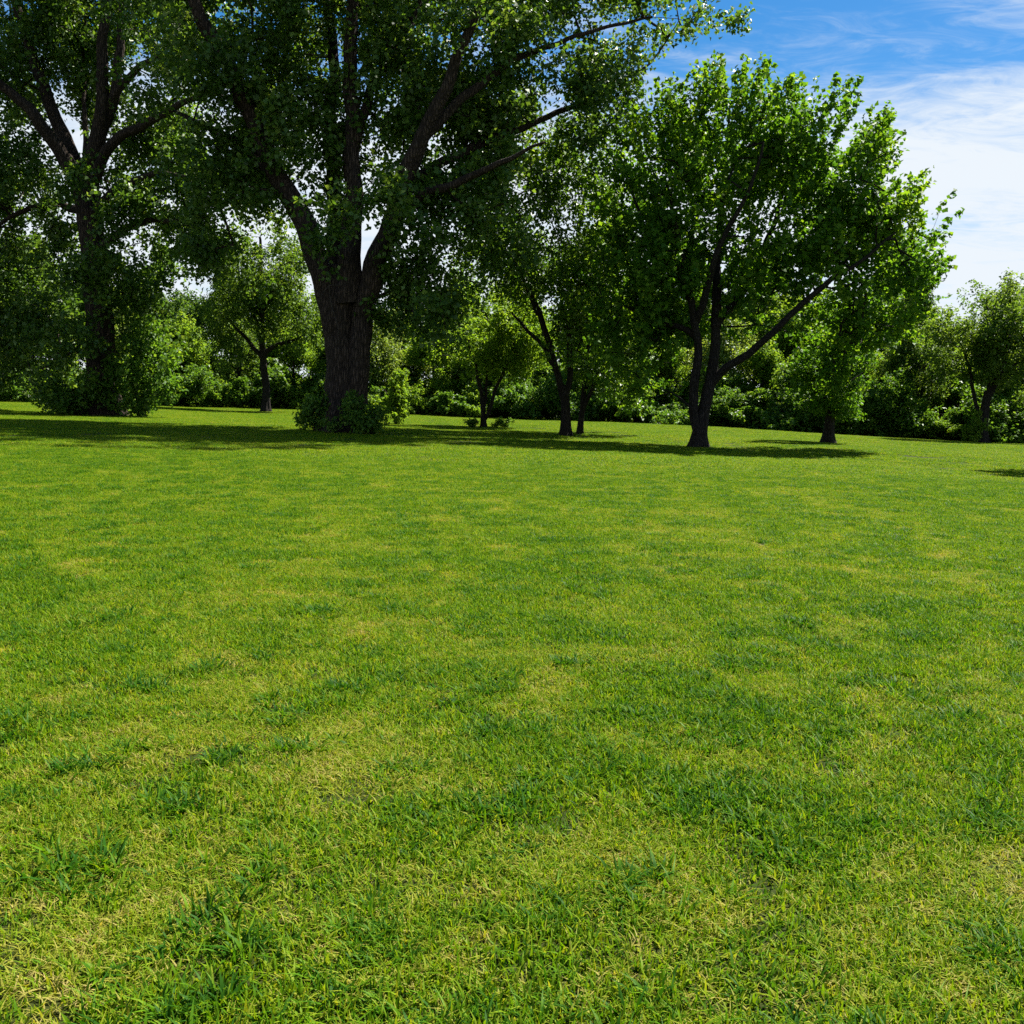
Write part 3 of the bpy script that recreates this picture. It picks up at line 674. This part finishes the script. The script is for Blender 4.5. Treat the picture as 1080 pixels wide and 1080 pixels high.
pts, vi, rot, scl, lush = [], [], [], [], []
g = np.random.default_rng(77)
def lushness(x, y):
    return np.clip((fbm(x * 4.1 + 3, y * 3.6 + 8) - .5) * 2.6 + (fbm(x * .4 + 40, y * .4 + 21) - .5) * .35 + .48, 0, 1)
def add(x, y, idx, s, lu):
    pts.append((x, y, float(gz(x, y)))); vi.append(idx); rot.append(g.uniform(0, 6.283)); scl.append(s); lush.append(lu)
step = .265
for y in np.arange(1.2, 24, step):
    half = .56 * y + 2.6
    st = step * (1 if y < 12 else 1.15)
    for x in np.arange(-half, half, st):
        xx, yy = x + g.uniform(-.15, .15), y + g.uniform(-.15, .15)
        lu = float(np.clip(lushness(xx, yy) + g.normal(0, .07), 0, 1))
        add(xx, yy, int(g.integers(0, 5)), .75 + .45 * lu + g.uniform(-.08, .08), lu)
        if lu < .5: add(xx, yy, int(g.integers(9, 12)), 1.0, lu * .6)
        if g.random() < .14 + .8 * max(0, lu - .35): add(xx + g.uniform(-.15, .15), yy + g.uniform(-.15, .15), int(g.integers(5, 9)), g.uniform(.7, 1.15), min(1, lu + .3))
        if g.random() < .16 + .4 * (lu > .6): add(xx + g.uniform(-.15, .15), yy + g.uniform(-.15, .15), int(g.integers(18, 21)), g.uniform(.7, 1.3), min(1, lu + .4))
        if g.random() < .18: add(xx, yy, int(g.integers(21, 23)), g.uniform(.8, 1.2), min(1, lu + .2))
for y in np.arange(23, 96, 1.15):
    half = .56 * y + 3
    for x in np.arange(-half, half, 1.15):
        xx, yy = x + g.uniform(-.5, .5), y + g.uniform(-.5, .5)
        lu = float(np.clip(lushness(xx * .7, yy * .5) * .6 + .22 + g.normal(0, .05), 0, 1))
        add(xx, yy, int(g.integers(12, 16)), g.uniform(.85, 1.15), lu)
        if y < 45 and g.random() < .3: add(xx, yy, int(g.integers(16, 18)), g.uniform(.6, 1), min(1, lu + .15))
gm = bpy.data.meshes.new('grass'); gm.vertices.add(len(pts)); gm.vertices.foreach_set('co', np.array(pts, np.float32).ravel())
a = gm.attributes.new('vi', 'INT', 'POINT'); a.data.foreach_set('value', np.array(vi, np.int32))
for nm, arr in (('rot', rot), ('scl', scl), ('lush', lush)):
    a = gm.attributes.new(nm, 'FLOAT', 'POINT'); a.data.foreach_set('value', np.array(arr, np.float32))
go = bpy.data.objects.new('grass', gm); COL.objects.link(go)
go['kind'] = 'stuff'; go['label'] = 'short sunlit lawn grass with yellowish thin patches'
gm.materials.append(m_grass)
ng = bpy.data.node_groups.new('grass_scatter', 'GeometryNodeTree')
ng.interface.new_socket('Geometry', in_out='INPUT', socket_type='NodeSocketGeometry')
ng.interface.new_socket('Geometry', in_out='OUTPUT', socket_type='NodeSocketGeometry')
gi = ng.nodes.new('NodeGroupInput'); gout = ng.nodes.new('NodeGroupOutput')
ci = ng.nodes.new('GeometryNodeCollectionInfo'); ci.inputs['Collection'].default_value = gc
ci.inputs['Separate Children'].default_value = True; ci.inputs['Reset Children'].default_value = True
iop = ng.nodes.new('GeometryNodeInstanceOnPoints'); iop.inputs['Pick Instance'].default_value = True
def na(nm, t):
    n = ng.nodes.new('GeometryNodeInputNamedAttribute'); n.data_type = t; n.inputs['Name'].default_value = nm
    return n.outputs['Attribute']
cx = ng.nodes.new('ShaderNodeCombineXYZ'); ng.links.new(na('rot', 'FLOAT'), cx.inputs['Z'])
ng.links.new(gi.outputs[0], iop.inputs['Points']); ng.links.new(ci.outputs[0], iop.inputs['Instance'])
ng.links.new(na('vi', 'INT'), iop.inputs['Instance Index'])
ng.links.new(cx.outputs[0], iop.inputs['Rotation']); ng.links.new(na('scl', 'FLOAT'), iop.inputs['Scale'])
ng.links.new(iop.outputs[0], gout.inputs[0])
md = go.modifiers.new('scatter', 'NODES'); md.node_group = ng

# ------------------------------------------------------------------ light and sky
SUN_EL, SUN_AZ = R(55), R(46)
sd = bpy.data.lights.new('sun', 'SUN'); sd.energy = 4.7; sd.angle = R(0.53); sd.color = (1.0, .955, .87)
so = bpy.data.objects.new('sun', sd); COL.objects.link(so)
sv = Vector((math.sin(SUN_AZ) * math.cos(SUN_EL), math.cos(SUN_AZ) * math.cos(SUN_EL), math.sin(SUN_EL)))
so.rotation_euler = sv.to_track_quat('Z', 'Y').to_euler(); so.location = (0, 0, 60)

w = bpy.data.worlds.new('World'); scene.world = w; w.use_nodes = True
nt = w.node_tree; nt.nodes.clear(); L = nt.links.new
sky = N(nt, 'ShaderNodeTexSky', sky_type='NISHITA', sun_disc=False, sun_elevation=SUN_EL, sun_rotation=SUN_AZ, air_density=1.0, dust_density=0.3, ozone_density=2.5)
tc = N(nt, 'ShaderNodeTexCoord'); sp = N(nt, 'ShaderNodeSeparateXYZ'); L(tc.outputs['Generated'], sp.inputs[0])
z = math_(nt, 'MAXIMUM', sp.outputs['Z'], .03)
zz = math_(nt, 'ADD', z, .12)
cb = N(nt, 'ShaderNodeCombineXYZ'); L(math_(nt, 'DIVIDE', sp.outputs['X'], zz), cb.inputs[0]); L(math_(nt, 'DIVIDE', sp.outputs['Y'], zz), cb.inputs[1])
mp = N(nt, 'ShaderNodeMapping'); mp.inputs['Scale'].default_value = (.9, 1.7, 1); mp.inputs['Rotation'].default_value = (0, 0, R(25)); L(cb.outputs[0], mp.inputs[0])
n1 = N(nt, 'ShaderNodeTexNoise', Scale=1.3, Detail=8.0, Roughness=.58, Distortion=.6); L(mp.outputs[0], n1.inputs['Vector'])
n2 = N(nt, 'ShaderNodeTexNoise', Scale=6.0, Detail=9.0, Roughness=.66, Distortion=1.2); L(mp.outputs[0], n2.inputs['Vector'])
nn = math_(nt, 'ADD', math_(nt, 'MULTIPLY', n1.outputs[0], .62), math_(nt, 'MULTIPLY', n2.outputs[0], .38))
bank = N(nt, 'ShaderNodeMapRange', interpolation_type='SMOOTHSTEP'); bank.inputs[1].default_value = .34; bank.inputs[2].default_value = .19; bank.inputs[3].default_value = 0; bank.inputs[4].default_value = .27
L(z, bank.inputs[0])
m0 = math_(nt, 'ADD', nn, bank.outputs[0])
mr = N(nt, 'ShaderNodeMapRange', interpolation_type='SMOOTHSTEP'); mr.inputs[1].default_value = .44; mr.inputs[2].default_value = .78; L(m0, mr.inputs[0])
bg1 = N(nt, 'ShaderNodeBackground', Strength=.050)
hs = N(nt, 'ShaderNodeHueSaturation', Saturation=1.45, Value=.73); L(sky.outputs[0], hs.inputs['Color'])
L(hs.outputs[0], bg1.inputs['Color'])
bg2 = N(nt, 'ShaderNodeBackground', Color=(.86, .93, 1, 1), Strength=.285)
ms = N(nt, 'ShaderNodeMixShader'); L(mr.outputs[0], ms.inputs[0]); L(bg1.outputs[0], ms.inputs[1]); L(bg2.outputs[0], ms.inputs[2])
wo = N(nt, 'ShaderNodeOutputWorld'); L(ms.outputs[0], wo.inputs[0])

scene.view_settings.view_transform = 'Standard'; scene.view_settings.look = 'None'
scene.view_settings.gamma = 1; scene.view_settings.exposure = 1.80
scene.cycles.max_bounces = 10; scene.cycles.transparent_max_bounces = 4
scene.cycles.diffuse_bounces = 6; scene.cycles.glossy_bounces = 2; scene.cycles.transmission_bounces = 4
scene.cycles.use_denoising = False
scene.cycles.sample_clamp_indirect = 4.0
